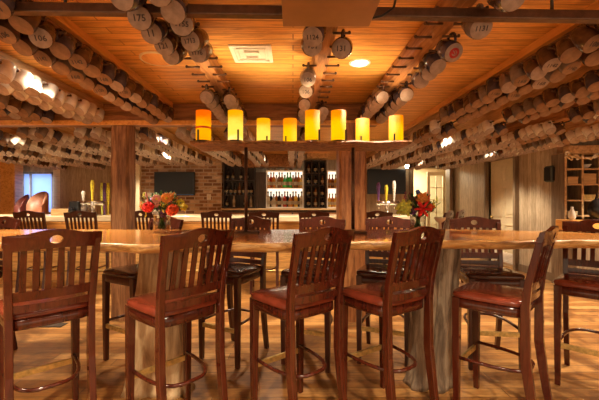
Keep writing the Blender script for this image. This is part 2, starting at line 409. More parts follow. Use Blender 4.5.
def beam(key, x, y0, y1, mat, label, pegs, zb=2.335):
    o = MB().box((x, (y0+y1)/2, (zb+ZC)/2), (.11, y1-y0, ZC-zb), mat).build('ceiling_beam', bevel=.006)
    struct(o, label)
    for sx, y in pegs:
        p = bpy.data.objects.new('peg', PEG); COL.objects.link(p); p.parent = o; p.location = (x, y, zb-.012); p.rotation_euler = (0, 0, 0 if sx > 0 else PI)
    return o
# (row side, [depths]) for every mug
mugs = []   # (x, y, beamkey, side, rank)
def rows(key, left, right):
    x = BEAMS[key][0]
    for side, ys in (('left', left), ('right', right)):
        for y in ys: mugs.append([x + (-.09 if side == 'left' else .09), y, key, side, 0])
fr = lambda a, b, s: [a + s*i for i in range(int((b-a)/s+1e-6)+1)]
dense = {'L1': (1.5, .155), 'L2': (2.1, .155), 'L3': (2.95, .155), 'R1': (1.62, .15), 'R2': (2.35, .15), 'R3': (3.1, .15)}
for k, (a, s_) in dense.items():
    rows(k, fr(a, 3.83, s_), fr(a+.05, 3.83, s_))
rows('C1', [1.50,1.67,1.82,1.96,2.10]+fr(2.98, 3.85, .15), [1.45,1.60,1.74,1.92,2.07]+fr(3.05, 3.85, .15))
rows('C2', [1.84,1.98,2.51,2.80,3.2,3.5,3.75], [2.02,3.46,3.62,3.8])
rows('C3', fr(2.98, 3.85, .14), [1.5,1.76,2.06,2.26,2.38,2.56]+fr(2.9, 3.85, .14))
for k, (x, mt, lb) in BEAMS.items():
    y0 = {'L3': 2.4, 'R3': 2.4}.get(k, 1.0)
    pg = [(-1 if m_[3] == 'left' else 1, m_[1]) for m_ in mugs if m_[2] == k]
    if k in ('C1', 'C3'): pg += [(sx, y) for sx in (-1, 1) for y in fr(1.45, 2.85, .155) if all(abs(y-p[1]) > .06 or p[0] != sx for p in pg)]
    if k == 'C2': pg += [(1, y) for y in fr(2.2, 3.3, .155)]
    beam(k, x, y0, 3.93, mt, lb, pg)
struct(MB().box((-1.44+.075, 2.46, 2.42), (.04, 2.92, .055), 'trim_orange').build('trim_8'), 'orange trim strip along the left beam')
struct(MB().box((1.75-.075, 3.3, 2.42), (.04, 4.6, .055), 'trim_orange').build('trim_9'), 'orange trim strip along the right beam')
# beams over the bar room
back = [(-6.0,'beam_pale'),(-5.0,'beam_pale'),(-4.1,'beam_wood'),(-3.3,'beam_pale'),(-2.6,'beam_wood'),(-2.0,'beam_pale'),(-1.33,'beam_wood'),(-.72,'beam_pale'),(.06,'beam_wood'),
        (1.80,'beam_pale'),(2.42,'beam_pale'),(3.12,'beam_wood'),(3.85,'beam_pale'),(4.7,'beam_wood')]
far = []
for i, (x, mt) in enumerate(back):
    y1 = 5.4 if x > 4.35 else (8.4 if -3.8 < x < -.9 else 9.3)
    y0 = 4.2 if x < 1 else 3.96
    o = MB().box((x, (y0+y1)/2, 2.36), (.11, y1-y0, .15), mt).build('ceiling_beam', bevel=.006)
    struct(o, 'timber ceiling beam over the bar room, hung with mugs')
    MB().tube([(x-.09, y0+.1, 2.275), (x-.09, y1-.1, 2.275)], .008, 'dark_metal', 6).tube([(x+.09, y0+.1, 2.275), (x+.09, y1-.1, 2.275)], .008, 'dark_metal', 6).build('hanging_rail', o)
    for s_ in (-1, 1):
        for y in fr(y0+.15+(.06 if s_ > 0 else 0), y1-.25, .135): far.append((x+.09*s_, y))

# ------------------------------------------------------------------ mugs
def mug_parts(glaze, seg=20, base='stoneware'):
    m = MB()
    m.lathe([(.0005,0),(.044,0),(.047,.004)], base, seg, cap=False)
    m.lathe([(.047,.004),(.052,.02),(.053,.055),(.047,.09),(.044,.12),(.041,.122),(.041,.114),(.045,.06),(.042,.014),(.0005,.012)], glaze, seg, cap=False)
    h = MB(); pts = []
    for k in range(9):
        a = -PI/2 + PI*k/8; pts.append((.044+.036*math.cos(a), 0, .062+.036*math.sin(a)))
    h.tube(pts, .0075, glaze, 6)
    a = m.build('mug'); b = h.build('handle')
    ma, mb = a.data, b.data; bpy.data.objects.remove(a); bpy.data.objects.remove(b)
    return ma, mb
GL = ['glaze_brown','glaze_blue','glaze_grey','glaze_white']
MG = {(g, b): mug_parts(g, 20, b) for g in GL for b in ('stoneware', 'stoneware_tan')}
GLW = {'glaze_brown': 'brown-glazed', 'glaze_blue': 'dark blue-grey', 'glaze_grey': 'grey', 'glaze_white': 'white-glazed'}
rnd = random.Random(11)
SC = 1.15
def mug_matrix(x, y, zpeg, rr, rx=0.0, rz=0.0, steep=True):
    ca, sa = (.60, .80) if steep else (.78, .626)
    a = Vector((0, ca, sa)); h = Vector((0, -sa, ca)); c = h.cross(a) * -1
    # local z -> a (mouth), local x -> h (handle)
    yv = a.cross(h)
    M = Matrix((h, yv, a)).transposed().to_4x4()
    J = Matrix.Rotation(rz + rr.uniform(-.28, .28), 4, 'Z') @ Matrix.Rotation(rx + rr.uniform(-.2, .2), 4, 'X') @ Matrix.Rotation(rr.uniform(-.10, .10), 4, 'Y')
    hang = J @ (h*.066 + a*.062)
    T = Matrix.Translation(Vector((x, y, zpeg)) - hang*SC)
    return T @ J @ M @ Matrix.Scale(SC, 4)
TXT = {}
def text_mesh(s, size, mat):
    k = (s, size, mat)
    if k in TXT: return TXT[k]
    cu = bpy.data.curves.new('number', 'FONT'); cu.body = s; cu.size = size; cu.align_x = 'CENTER'; cu.align_y = 'CENTER'; cu.extrude = .0006; cu.resolution_u = 2
    cu.offset = .0006
    o = bpy.data.objects.new('number', cu); COL.objects.link(o)
    dg = bpy.context.evaluated_depsgraph_get(); dg.update()
    me = bpy.data.meshes.new_from_object(o.evaluated_get(dg)); me.materials.clear(); me.materials.append(MATS[mat])
    bpy.data.objects.remove(o); TXT[k] = me; return me
WRIT = {('C2','left',1.84): '1124', ('C3','right',1.76): '1131', ('C1','right',1.74): '1155', ('C1','right',1.92): '1713', ('C1','left',1.67): '175',
        ('C1','left',1.96): '121', ('C1','left',1.82): '11', ('C1','right',2.07): '1176'}
mugs.sort(key=lambda m: m[1])
rank = {}
LR = {'left': 'left-hand', 'right': 'right-hand'}
counts = {}
for m_ in mugs: counts[(m_[2], m_[3])] = counts.get((m_[2], m_[3]), 0) + 1
n_ind = 0
BNAME = {'L1': 'innermost left ceiling beam', 'L2': 'second left ceiling beam', 'L3': 'outermost left ceiling beam', 'C1': 'beam left of hanging panel', 'C2': 'middle ceiling beam',
         'C3': 'beam right of hanging panel', 'R1': 'innermost right ceiling beam', 'R2': 'second right ceiling beam', 'R3': 'outermost right ceiling beam'}
for x, y, key, side, _ in mugs:
    rk = rank.get((key, side), 0); rank[(key, side)] = rk + 1
    if key == 'L2': g = 'glaze_white'
    elif key in ('L3', 'R3'): g = rnd.choice(GL)
    else: g = rnd.choice(['glaze_brown','glaze_blue','glaze_brown','glaze_grey'])
    M = mug_matrix(x, y, 2.323, rnd, steep=key[0] != 'C')
    gb_ = (g, 'stoneware_tan' if key in ('L1','R1','R2','R3','L3') and rnd.random() < .8 else 'stoneware')
    mg = bpy.data.objects.new('mug', MG[gb_][0]); COL.objects.link(mg); mg.matrix_world = M
    hd = bpy.data.objects.new('handle', MG[gb_][1]); COL.objects.link(hd); hd.parent = mg
    lab = f"{GLW[g]} mug {ORD[rk]} {'to us' if rk == 0 else 'from the front'}, {side} row, {BNAME[key]}"
    t = WRIT.get((key, side, y))
    if t: lab = f"mug with {t} on its base, {ORD[rk]} in the {side} row, {BNAME[key]}"
    if key == 'C3' and side == 'right' and abs(y-2.06) < .01:
        lab = 'mug with a round red emblem on its base under the ceiling'
        e = MB(); e.lathe([(.0005,-.0012),(.026,-.0012),(.026,.0002)], 'ink_red', 20, cap=False)
        em = e.build('emblem', mg); em['label'] = 'round red emblem'
        e = MB(); e.tube([(.012*math.cos(a_), .012*math.sin(a_), -.0016) for a_ in [i*.55 for i in range(9)]], .0022, 'stoneware', 5)
        e.tube([(-.012,-.004,-.0016),(0,.004,-.0016),(.012,-.01,-.0016)], .002, 'stoneware', 5).build('swirl', em)
    tag(mg, lab, 'mug', f"mugs hanging from the {BNAME[key]}")
    if not t and ((key in ('R1','L1') and y < 2.9 and (rk % 2 == 0)) or key == 'C2' and y < 2.9): t = ['131','106','1142','168','1120'][(rk//2) % 5]
    if t:
        nm = bpy.data.objects.new('number', text_mesh(t, {2:.04,3:.036,4:.030}[len(t)], 'ink')); COL.objects.link(nm); nm.parent = mg
        # base faces local -z, reading direction: up = +x (handle)
        nm.matrix_local = Matrix.Translation((0,0,-.0012)) @ Matrix(((0,1,0,0),(1,0,0,0),(0,0,-1,0),(0,0,0,1)))
    n_ind += 1
# bar-room mugs: the nearest 300-n as individuals, the rest as one object
def inview(x, y):
    px = CX + F*x/y
    return -15 < px < 614
far = [f for f in far if inview(*f)]
far.sort(key=lambda f: f[1])
quota = 300 - n_ind
LOWB = {g: mug_parts(g, 12, 'stoneware_tan' if g != 'glaze_white' else 'stoneware') for g in GL}
for i, (x, y) in enumerate(far[:max(quota, 0)]):
    g = 'glaze_white' if rnd.random() < .35 else rnd.choice(GL)
    mg = bpy.data.objects.new('mug', LOWB[g][0]); COL.objects.link(mg); mg.matrix_world = mug_matrix(x, y, 2.27, rnd)
    hd = bpy.data.objects.new('handle', LOWB[g][1]); COL.objects.link(hd); hd.parent = mg
    tag(mg, 'stoneware mug hanging in the close-packed rows just beyond the cross beam', 'mug', 'mugs hanging just beyond the cross beam')
bmf = bmesh.new(); slots = GL + ['stoneware']
def add_mug_low(M, gi, seg=8):
    prev = None
    prof = [(.046,0,4),(.052,.02,gi),(.052,.06,gi),(.044,.12,gi)]
    bot = None
    for j, (r, z, mi) in enumerate(prof):
        ring = [bmf.verts.new(M @ Vector((r*math.cos(2*PI*k/seg), r*math.sin(2*PI*k/seg), z))) for k in range(seg)]
        if prev:
            for k in range(seg):
                f_ = bmf.faces.new((prev[k], prev[(k+1)%seg], ring[(k+1)%seg], ring[k])); f_.material_index = mi; f_.smooth = True
        else:
            f_ = bmf.faces.new(list(reversed(ring))); f_.material_index = 4
        prev = ring
    hp = [(.046, .03), (.078, .045), (.078, .08), (.046, .095)]
    q = []
    for (a, b) in hp:
        q.append([bmf.verts.new(M @ Vector((a+dx, dy, b))) for dx, dy in ((-.006,-.006),(.006,-.006),(.006,.006),(-.006,.006))])
    for i in range(3):
        for k in range(4):
            f_ = bmf.faces.new((q[i][k], q[i][(k+1)%4], q[i+1][(k+1)%4], q[i+1][k])); f_.material_index = gi
for x, y in far[max(quota, 0):]:
    add_mug_low(mug_matrix(x, y, 2.27, rnd), rnd.choice([0,1,2,3,3,2,3]))
bmesh.ops.recalc_face_normals(bmf, faces=bmf.faces)
me = bpy.data.meshes.new('hanging_mugs'); bmf.to_mesh(me); bmf.free()
for s_ in slots: me.materials.append(MATS[s_])
o = bpy.data.objects.new('hanging_mugs', me); COL.objects.link(o); tag(o, 'mass of stoneware mugs hanging in long rows over the bar room', 'mugs'); o['kind'] = 'stuff'

# ------------------------------------------------------------------ pipe, panel, vent, speaker, downlights, added fill spots
t = tag(MB().tube([(-2.2, 1.66, 2.280), (2.4, 1.715, 2.244)], 0, 'bronze_metal', flat=(.045, .048)).build('duct_pipe', bevel=.006), 'long dark bronze rail running across under the ceiling', 'rail')
for x in (-1.1, 1.25):
    MB().tube([(x, 1.69, 2.27), (x, 1.69, ZC)], .008, 'dark_metal', 6).build('hanger', t)
pn = empty('hanging_panel', ((wx(283, 1.6)+wx(369, 1.6))/2, 1.3, wz(27, 1.6)))
pw = wx(369, 1.6)-wx(283, 1.6)
MB().box((0, 0, .02), (pw, .6, .04), 'panel_brown').build('panel', pn, bevel=.004)
for x in (-.13, .13): MB().box((x, .1, (.04+ZC-pn.location.z)/2), (.03, .03, ZC-pn.location.z-.04), 'dark_metal').build('bracket', pn)
tag(pn, 'flat brown rectangular panel hanging below the ceiling at top centre', 'panel')
tag(MB().tube([(.52, 1.75, 2.449), (.50, 1.66, 2.36), (.46, 1.6, 2.24), (.40, 1.58, 2.19), (.335, 1.585, 2.18)], .006, 'black_plastic', 6).build('power_cord'), 'black cord dropping from the ceiling to the hanging panel', 'cord')
v = empty('ceiling_vent', (wx(252, 2.6), 2.6, ZC))
w = MB()
for c, s_ in (((-.135,0,-.006),(.03,.30,.012)),((.135,0,-.006),(.03,.30,.012)),((0,-.135,-.006),(.24,.03,.012)),((0,.135,-.006),(.24,.03,.012))): w.box(c, s_, 'white_paint')
w.build('frame', v, bevel=.002)
w = MB()
for k in range(2):
    r_ = .10-.05*k
    for c, s_ in (((-r_,0,-.01-.003*k),(.012,2*r_,.012)),((r_,0,-.01-.003*k),(.012,2*r_,.012)),((0,-r_,-.01-.003*k),(2*r_,.012,.012)),((0,r_,-.01-.003*k),(2*r_,.012,.012))): w.box(c, s_, 'white_paint')
w.build('louvre', v)
MB().box((0,0,-.001), (.25,.25,.002), 'white_paint').build('backing', v)
tag(v, 'square white ceiling air vent left of the hanging panel', 'vent')
v = empty('ceiling_speaker', (wx(158, 2.7), 2.7, ZC))
MB().lathe([(.135,0),(.135,-.008),(.125,-.012),(.118,-.008)], 'cream_paint', 32, cap=False).build('rim', v)
MB().lathe([(.118,-.008),(.06,-.012),(.0005,-.013)], 'trim_orange', 32, cap=False).build('grille', v)
tag(v, 'round flush ceiling speaker left of the square air vent', 'speaker')

def spot(loc, energy, size=1.9, col=(1,.80,.55), blend=.6, rad=.06, rot=(0,0,0)):
    l = bpy.data.lights.new('downlight_and_fill', 'SPOT'); l.energy = energy; l.color = col; l.spot_size = size; l.spot_blend = blend; l.shadow_soft_size = rad
    o = bpy.data.objects.new('downlight_and_fill', l); COL.objects.link(o); o.location = loc; o.rotation_euler = rot; return o
DL = [(.53, 2.78, 1, 'recessed ceiling light glowing right of the hanging panel'), (-1.93, 2.78, 1, 'recessed ceiling light glowing between the left beams')]
E = 105
for x, y, b_, lb in DL:
    v = empty('recessed_light', (x, y, ZC))
    MB().lathe([(.085,0),(.085,-.006),(.065,-.008),(.062,0)], 'white_paint', 28, cap=False).build('trim_ring', v)
    MB().lathe([(.062,-.002),(.03,-.012),(.0005,-.014)], 'bulb', 24, cap=False).build('lens', v)
    tag(v, lb, 'light')
    spot((x, y, ZC-.03), E)
for x, y, e in ((-.85,.7,E), (.53,.7,E), (2.1,.7,E), (-1.93,.8,E), (2.75,2.9,E), (-.25,4.75,E*.9), (.9,4.8,E*.8), (-1.66,5.0,E), (-3.7,5.0,E), (2.1,5.2,E), (3.5,6.6,E), (-2.3,6.8,E), (-5.4,6.0,E*1.6), (-6.3,7.7,E*1.3), (-5.4,3.2,E*.8),
                (-.35,7.2,E*.8), (1.2,7.3,E), (2.8,8.2,E*.7), (-3.7,7.6,E*.8), (3.9,3.5,E), (5.2,4.4,E*2.2), (-3.3,2.2,E*.7)):
    spot((x, y, ZC-.03), e)  # spots without fixtures; those by the armchairs and cubby shelf added to brighten them
def area(loc, rot, sx, sy, energy, col):
    l = bpy.data.lights.new('lamp', 'AREA'); l.shape = 'RECTANGLE'; l.size = sx; l.size_y = sy; l.energy = energy; l.color = col
    o = bpy.data.objects.new('lamp', l); COL.objects.link(o); o.location = loc; o.rotation_euler = rot; return o

# ------------------------------------------------------------------ live-edge table
TT = 1.10
def near_y(x):
    b = 2.115 + (.13*min(1, max(0, (x-.1)/.9))) + .02*max(0, x-1)
    return b + .018*math.sin(x*3.1+.5) + .012*math.sin(x*7.7) + .008*math.sin(x*17+1) - .05*math.exp(-((x+.86)/.14)**2)
def far_y(x): return 3.10 - .2*max(0, min(1, (x-1.6)/.6)) - 1.25*max(0, x-2.22) + .015*math.sin(x*2.3) + .01*math.sin(x*6.1)
tbl = empty('live_edge_table', (0, 2.6, 0))
m = MB(); xs = [-2.75 + 5.37*i/150 for i in range(151)]
prof = [(0, -.002), (-.010, -.008), (-.016, -.022), (-.006, -.038), (.010, -.050), (.035, -.058)]
i_top, i_edge = m.mi('table_wood'), m.mi('bark_edge')
cols = []
for x in xs:
    ny, fy = near_y(x), far_y(x)
    j = lambda k: .006*math.sin(x*23+k*2.1)+.005*math.sin(x*41+k)
    ring = [(x, ny+.012, TT)]
    ring += [(x, ny+a+j(i), TT+b) for i, (a, b) in enumerate(prof)]
    ring += [(x, fy-a-j(i), TT+b) for i, (a, b) in reversed(list(enumerate(prof)))]
    ring += [(x, fy-.012, TT)]
    for k in range(1, 6): ring.append((x, fy-.012 + (ny-fy+.024)*k/6, TT))
    cols.append([m.bm.verts.new((p[0], p[1]-2.6, p[2])) for p in ring])
n = len(cols[0]); npf = len(prof)
for a, b in zip(cols, cols[1:]):
    for k in range(n):
        f_ = m.bm.faces.new((a[k], a[(k+1)%n], b[(k+1)%n], b[k]))
        top = k >= 2*npf+1
        f_.material_index = i_top if top else i_edge; f_.smooth = not top
for c in (cols[0], cols[-1]):
    f_ = m.bm.faces.new(c); f_.material_index = i_edge
m.build('tabletop', tbl)
def trunk(cx, cy, w0, w1, mat, seed, lean, cleft=0):
    r = random.Random(seed); ph = [r.uniform(0, 6.28) for _ in range(8)]
    m = MB(); rings = []; NS = 72; NZ = 34; zt = TT-.052
    for i in range(NZ+1):
        z = zt*i/NZ; t = i/NZ
        ring = []
        for k in range(NS):
            a = 2*PI*k/NS
            rad = (w0*(1-t)**1.3 + w1*(1-(1-t)**1.3))
            rad *= 1 + .14*math.sin(2*a+ph[0]+t*1.3) + .07*math.sin(3*a+ph[1]+t*2.2) + .035*math.sin(7*a+ph[2]+t*3) + .02*math.sin(13*a+ph[3]-t*2) + .02*math.sin(t*14+ph[4]+a)
            if t < .12: rad *= 1 + .25*(1-t/.12)**2*(.6+.4*math.sin(5*a+ph[5]))
            if cleft: rad *= 1 - cleft*math.exp(-((((a+PI/2+.25-.5*t+PI) % (2*PI))-PI)/.16)**2)
            ring.append(Vector((cx + lean*(t-.5) + rad*math.cos(a), cy-2.6 + .8*rad*math.sin(a), z)))
        rings.append(ring)
    m.rngs(rings, mat)
    return m.build('trunk_leg', tbl)
trunk(-.95, 2.53, .195, .15, 'tan_trunk', 3, .03, .15)['label'] = 'pale tan tree trunk leg'
trunk(1.03, 2.57, .135, .14, 'driftwood', 8, .06, .45)['label'] = 'grey weathered split tree trunk leg'
tag(tbl, 'long live-edge wooden bar table on two tree trunk legs', 'table')

# ------------------------------------------------------------------ bar stools
def ypost(z):
    if z < .45: return -.265 + .065*(z/.45)**.8
    if z < .80: return -.20
    return -.20 - .085*((z-.80)/.38)**1.1
def make_stool(wood, seatmat, label):
    root = empty('bar_stool')
    # seat cushion: rounded outline, domed
    m = MB(); out = []
    def outline(inset, n=40):
        pts = []
        for k in range(n):
            a = 2*PI*k/n; c, s_ = math.cos(a), math.sin(a)
            e = 2/6.5
            x = abs(c)**e*math.copysign(1, c); y = abs(s_)**e*math.copysign(1, s_)
            wdt = (.205 + .022*(y+1)/2) - inset
            pts.append((x*wdt, y*(.208-inset)+.008))
        return pts
    prof = [(.010,.734),(0,.740),(0,.758),(.006,.768),(.02,.774),(.08,.779),(.15,.781)]
    m.rngs([[Vector((x, y, z)) for x, y in outline(i_)] for i_, z in prof], seatmat)
    m.build('seat', root)
    m = MB(); m.rngs([[Vector((x, y, z)) for x, y in outline(i_)] for i_, z in ((.016,.672),(.010,.678),(.010,.738))], wood); m.build('seat_frame', root)
    for s_ in (-1, 1):
        MB().tube([(s_*.190,.178,0),(s_*.190,.180,.35),(s_*.188,.178,.735)], 0, wood, flat=[(.034,.034),(.042,.042),(.048,.048)], up=(0,1,0)).build('leg', root, bevel=.004)
        zs = [0,.15,.3,.45,.6,.75,.88,1.0,1.11,1.15]
        pts = [(s_*(.188+.012*max(0, (z-.7)/.45)), ypost(z), z) for z in zs]
        fl = [(.036, .036+.016*math.sin(PI*min(z, .9)/.9)) for z in zs]
        MB().tube(pts, 0, wood, flat=fl, up=(0,1,0)).build('leg', root, bevel=.004)
    # lower rail, back frame rail, slats
    m = MB()
    def rail(z0, z1, hw=.180, th=.022):
        rings = []
        for i in range(9):
            x = -hw + 2*hw*i/8; dy = -.018*(1-(x/hw)**2)
            rings.append([Vector((x, ypost(z)+dy+q, z)) for z, q in ((z0,-th/2),(z0,th/2),(z1,th/2),(z1,-th/2))])
        m.rngs(rings, wood, smooth=False)
    rail(.832, .882); rail(.772, .812)
    for k in range(6):
        x = -.135 + .27*k/5; dy = -.016*(1-(x/.18)**2)
        m.tube([(x, ypost(z)+dy, z) for z in (.88,.96,1.04,1.12)], 0, wood, flat=(.029,.011), up=(0,1,0))
    m.build('backrest', root)
    # crest rail with a pierced oval
    m = MB(); n = 48; hc = 1.152; hw = .222
    def topz(x): return 1.178 + .03*max(0, math.cos(PI*x/.30))**1.2 * (1 if abs(x) < .15 else 0) + .006*(abs(x)/hw)**3
    def botz(x): return 1.100 + .006*math.cos(x*8)
    inner, outer = [], []
    for k in range(n):
        a = 2*PI*k/n; c, s_ = math.cos(a), math.sin(a)
        inner.append((.030*c, hc + .023*s_))
        lo, hi = 0, .5
        for _ in range(26):
            mid = (lo+hi)/2; x, z = mid*c, hc+mid*s_
            if abs(x) < hw and botz(x) < z < topz(x): lo = mid
            else: hi = mid
        outer.append((lo*c, hc+lo*s_))
    # denser outline along the long ends
    def ring3(pts, q): return [Vector((x, ypost(min(z, 1.2)) - .018*(1-(x/.23)**2)+q, z)) for x, z in pts]
    mids = [[(i_[0]+(o_[0]-i_[0])*t_, i_[1]+(o_[1]-i_[1])*t_) for i_, o_ in zip(inner, outer)] for t_ in (.33, .66)]
    layers = [inner, mids[0], mids[1], outer]
    seq = [ring3(l, -.013) for l in layers] + [ring3(l, .013) for l in reversed(layers)]
    m.rngs(seq, wood, smooth=False, cap=False, closed=True)
    m.build('crest_rail', root)
    fr_ = MB().box((0, .185, .297), (.345, .018, .036), 'brass').build('footrest', root, bevel=.003); fr_['label'] = 'flat brass footrest bar'
    pts = []
    for k in range(17):
        t_ = k/16; a = PI*t_
        x = -.176*math.copysign(abs(math.cos(a))**.62, math.cos(a)); y = .165 - .36*math.sin(a)**.8
        pts.append((x, y, .338))
    MB().tube(pts, .0115, wood, 8).build('stretcher', root)
    tag(root, label, 'bar stool')
    return root
st_red = make_stool('stool_wood', 'red_vinyl', '')
st_dark = make_stool('stool_dark', 'dark_vinyl', '')
CHR = {id(st_red): kids(st_red), id(st_dark): kids(st_dark)}
used = set()
def stool(proto, bx, by, ang, label, group, back=True):
    """bx,by: where the top of the back is; ang: how far it is turned to the left, degrees"""
    fdir = Vector((-math.sin(math.radians(ang)), math.cos(math.radians(ang))))
    c = Vector((bx, by)) + fdir*.28 if back else Vector((bx, by))
    o = proto if id(proto) not in used else copy_tree(proto, CHR[id(proto)])
    used.add(id(proto))
    o.location = (c.x, c.y, 0); o.rotation_euler = (0, 0, math.radians(ang))
    tag(o, label, 'bar stool', group)
    return o
G1, G2, G3 = 'stools on the near side of the live-edge table', 'stools on the far side of the live-edge table', 'stools lined up at the bar counter'
stool(st_red, -1.265, 1.865, 44, 'dark red bar stool, leftmost on the near side, back nearly square to us', G1)
stool(st_red, -.51, 1.92, 47, 'red-seated bar stool in front of the tan trunk leg, near side of table', G1)
stool(st_red, .183, 2.00, 38, 'red-seated bar stool in the middle of the near side of the table', G1)
stool(st_red, .745, 2.05, 33, 'red-seated bar stool on the near side just left of the grey split trunk', G1)
stool(st_red, 1.52, 2.08, 45, 'bar stool on the near side at the right, its back seen almost edge-on', G1)
# far side: facing us (turned 180 minus)
stool(st_dark, -2.70, 3.26, 180-20, 'dark bar stool at the left edge on the far side of the table', G2)
stool(st_dark, -1.19, 3.27, 180-31, 'dark-seated bar stool behind the flower vase and the tan trunk', G2)
stool(st_dark, -.40, 3.32, 180-28, 'dark bar stool across the table behind the left candle stand rod', G2)
stool(st_dark, .27, 3.26, 180-22, 'dark bar stool on the far side between the two candle stand rods', G2)
stool(st_dark, .90, 3.27, 180-22, 'dark bar stool across the table left of the right-hand flowers', G2)
stool(st_dark, 1.68, 3.24, 180-8, 'dark bar stool across the table to the right of the right-hand flowers', G2)
stool(st_red, 2.41, 2.77, 180-45, 'red-seated bar stool facing us at the right edge across the table', G2)
# bar row, backs to us
for px, lb in ((29, 'bar stool at the counter, leftmost in front of the blue window'), (80.5, 'bar stool at the counter just left of the dark timber post'), (141, 'bar stool at the counter half hidden by the left flowers'),
               (216.5, 'bar stool at the counter in front of the brick wall'), (264, 'bar stool at the counter in front of the left end of the lit bottle shelf'), (314, 'bar stool at the counter below the dark wine rack'), (377, 'bar stool at the counter just right of the reddish post')):
    stool(st_dark, wx(px, 5.05), 5.05, random.Random(px).uniform(-8, 8), lb, G3)
for px, dd, a_, lb in ((449, 5.1, 52, 'nearest of the two side-on stools at the right end of the bar'), (461, 5.6, 52, 'farther of the two side-on stools at the right end of the bar')):
    stool(st_dark, wx(px, dd), dd, a_, lb, 'side-on stools at the right end of the bar')

# ------------------------------------------------------------------ candle stand on the table
cs = empty('candle_stand', (0, 2.75, TT))
x0, x1 = wx(195, 2.68), wx(405, 2.68)
m = MB(); rings = []; r_ = random.Random(5)
for i in range(25):
    x = x0 + (x1-x0)*i/24; a = .02*math.sin(i*1.3)+r_.uniform(-.012,.012); b = .015*math.sin(i*.9+2)+r_.uniform(-.01,.01)
    zz = .692
    rings.append([Vector((x, -.21+a, zz-.012)), Vector((x, -.19+a, zz-.022)), Vector((x, .19+b, zz-.022)), Vector((x, .21+b, zz-.010)), Vector((x, .20+b, zz)), Vector((x, -.20+a, zz))])
m.rngs(rings, 'post_wood', smooth=False); m.build('shelf_board', cs)
for px in (246, 353):
    X_ = wx(px, 2.75)
    MB().tube([(X_, 0, .012), (X_, 0, .675)], .013, 'bronze_metal', 10).build('rod', cs)
    MB().box((X_, 0, .008), (.20, .13, .014), 'bronze_metal').build('foot_plate', cs, bevel=.003)
tag(cs, 'rustic board raised on two rods from the tabletop, carrying eight amber shades', 'candle stand')
for i, (px, row, mat, off) in enumerate(((203.5,'F','shade_amber',-3),(235.5,'F','shade_bright',4),(263.5,'B','shade_bright',4),(290,'B','shade_yellow',-4),(312.5,'F','shade_yellow',6),(338.5,'F','shade_yellow',6),(362.5,'B','shade_yellow',-3),(396,'M','shade_yellow',-4))):
    dd = {'F': 2.62, 'B': 2.88, 'M': 2.78}[row]
    X_ = wx(px, dd); rr = .056; h = .232
    c = empty('candle_lamp', (X_, dd, TT+.692))
    MB().lathe([(rr*1.06,0),(rr*1.06,.010),(rr*.9,.012),(.0005,.012)], 'bronze_metal', 24, cap=False).build('base', c)
    m = MB().lathe([(rr,.010),(rr,h),(rr-.006,h),(rr-.006,.014)], mat, 28, cap=False)
    sh = m.build('shade', c)
    if i == 0: MB().lathe([(rr+.001,.098),(rr+.0015,.102),(rr+.001,.112)], 'shade_red_band', 28, cap=False).build('red_band', sh)
    MB().box((off*dd/F, -rr-.010, .040), (.012, .010, .085), 'dark_metal').build('clip', c)
    lb = ['amber glass shade with a red band, leftmost on the candle stand', 'bright yellow candle shade with a white glow, second from the left', 'small yellow candle shade, third from the left, behind the left rod', 'yellow candle shade, fourth from the left, at the middle of the board',
          'yellow candle shade, fifth from the left on the stand', 'yellow candle shade above the reddish post, sixth from the left', 'small yellow candle shade set back, second from the right', 'yellow candle shade at the right end of the board'][i]
    tag(c, lb, 'lamp', 'glowing shades on the candle stand')
    l = bpy.data.lights.new('flame_light', 'POINT'); l.energy = 4.5; l.color = (1,.72,.38); l.shadow_soft_size = .03
    o = bpy.data.objects.new('flame_light', l); COL.objects.link(o); o.location = (X_, dd, TT+.692+.15)

# ------------------------------------------------------------------ flowers
def petal_ball(m, c, r, mat, kind, rr):
    c = Vector(c)
    if kind == 'rose':
        RX = Matrix.Rotation(1.05, 3, 'X')
        m.sphere(c, (r*.55, r*.55, r*.55), mat, 10, 6)
        for ly, (n_, rad, z) in enumerate(((5,.55,.25),(7,.85,.0),(8,1.0,-.25))):
            for k in range(n_):
                a = 2*PI*k/n_ + ly*.5
                M = RX @ Matrix.Rotation(a, 3, 'Z') @ Matrix.Rotation(-.35+.45*ly, 3, 'Y')
                m.sphere(c + RX @ Vector((math.cos(a)*r*rad*.6, math.sin(a)*r*rad*.6, z*r+r*.35)), (r*.13, r*.38, r*.38), mat, 7, 4, M)
    elif kind == 'daisy':
        # flower disc turned towards the viewer side
        for ly in range(2):
            for k in range(14):
                a = 2*PI*k/14 + ly*.22
                dv = Vector((math.cos(a), -.35, math.sin(a)*.85))
                M = dv.to_track_quat('X', 'Y').to_matrix()
                m.sphere(c + dv*r*(.6-.12*ly) + Vector((0, -.006*ly, 0)), (r*.42, r*.11, r*.12), mat, 6, 4, M)
        m.sphere(c + Vector((0,-r*.22,0)), r*.22, 'petal_yellow' if mat != 'petal_yellow' else 'leaf_pale', 8, 5)
    elif kind == 'cluster':
        m.sphere(c, r*.78, mat, 10, 7)
        for k in range(34):
            v_ = Vector((rr.gauss(0,1), rr.gauss(0,1), rr.gauss(0,1))).normalized()
            m.sphere(c + v_*r*rr.uniform(.7, .95), r*.22, mat, 6, 4)
    elif kind == 'spike':
        for k in range(16):
            t_ = k/15
            m.sphere(c + Vector((rr.uniform(-1,1)*r*.35*(1-t_*.6), rr.uniform(-1,1)*r*.35, r*(t_*2.0-.8))), r*.17, mat, 6, 4)
    elif kind == 'lily':
        for k in range(6):
            a = 2*PI*k/6; dv = Vector((math.cos(a), -.45, math.sin(a))).normalized()
            M = dv.to_track_quat('X', 'Y').to_matrix()
            m.sphere(c + dv*r*.6, (r*.65, r*.18, r*.32), mat, 8, 5, M)
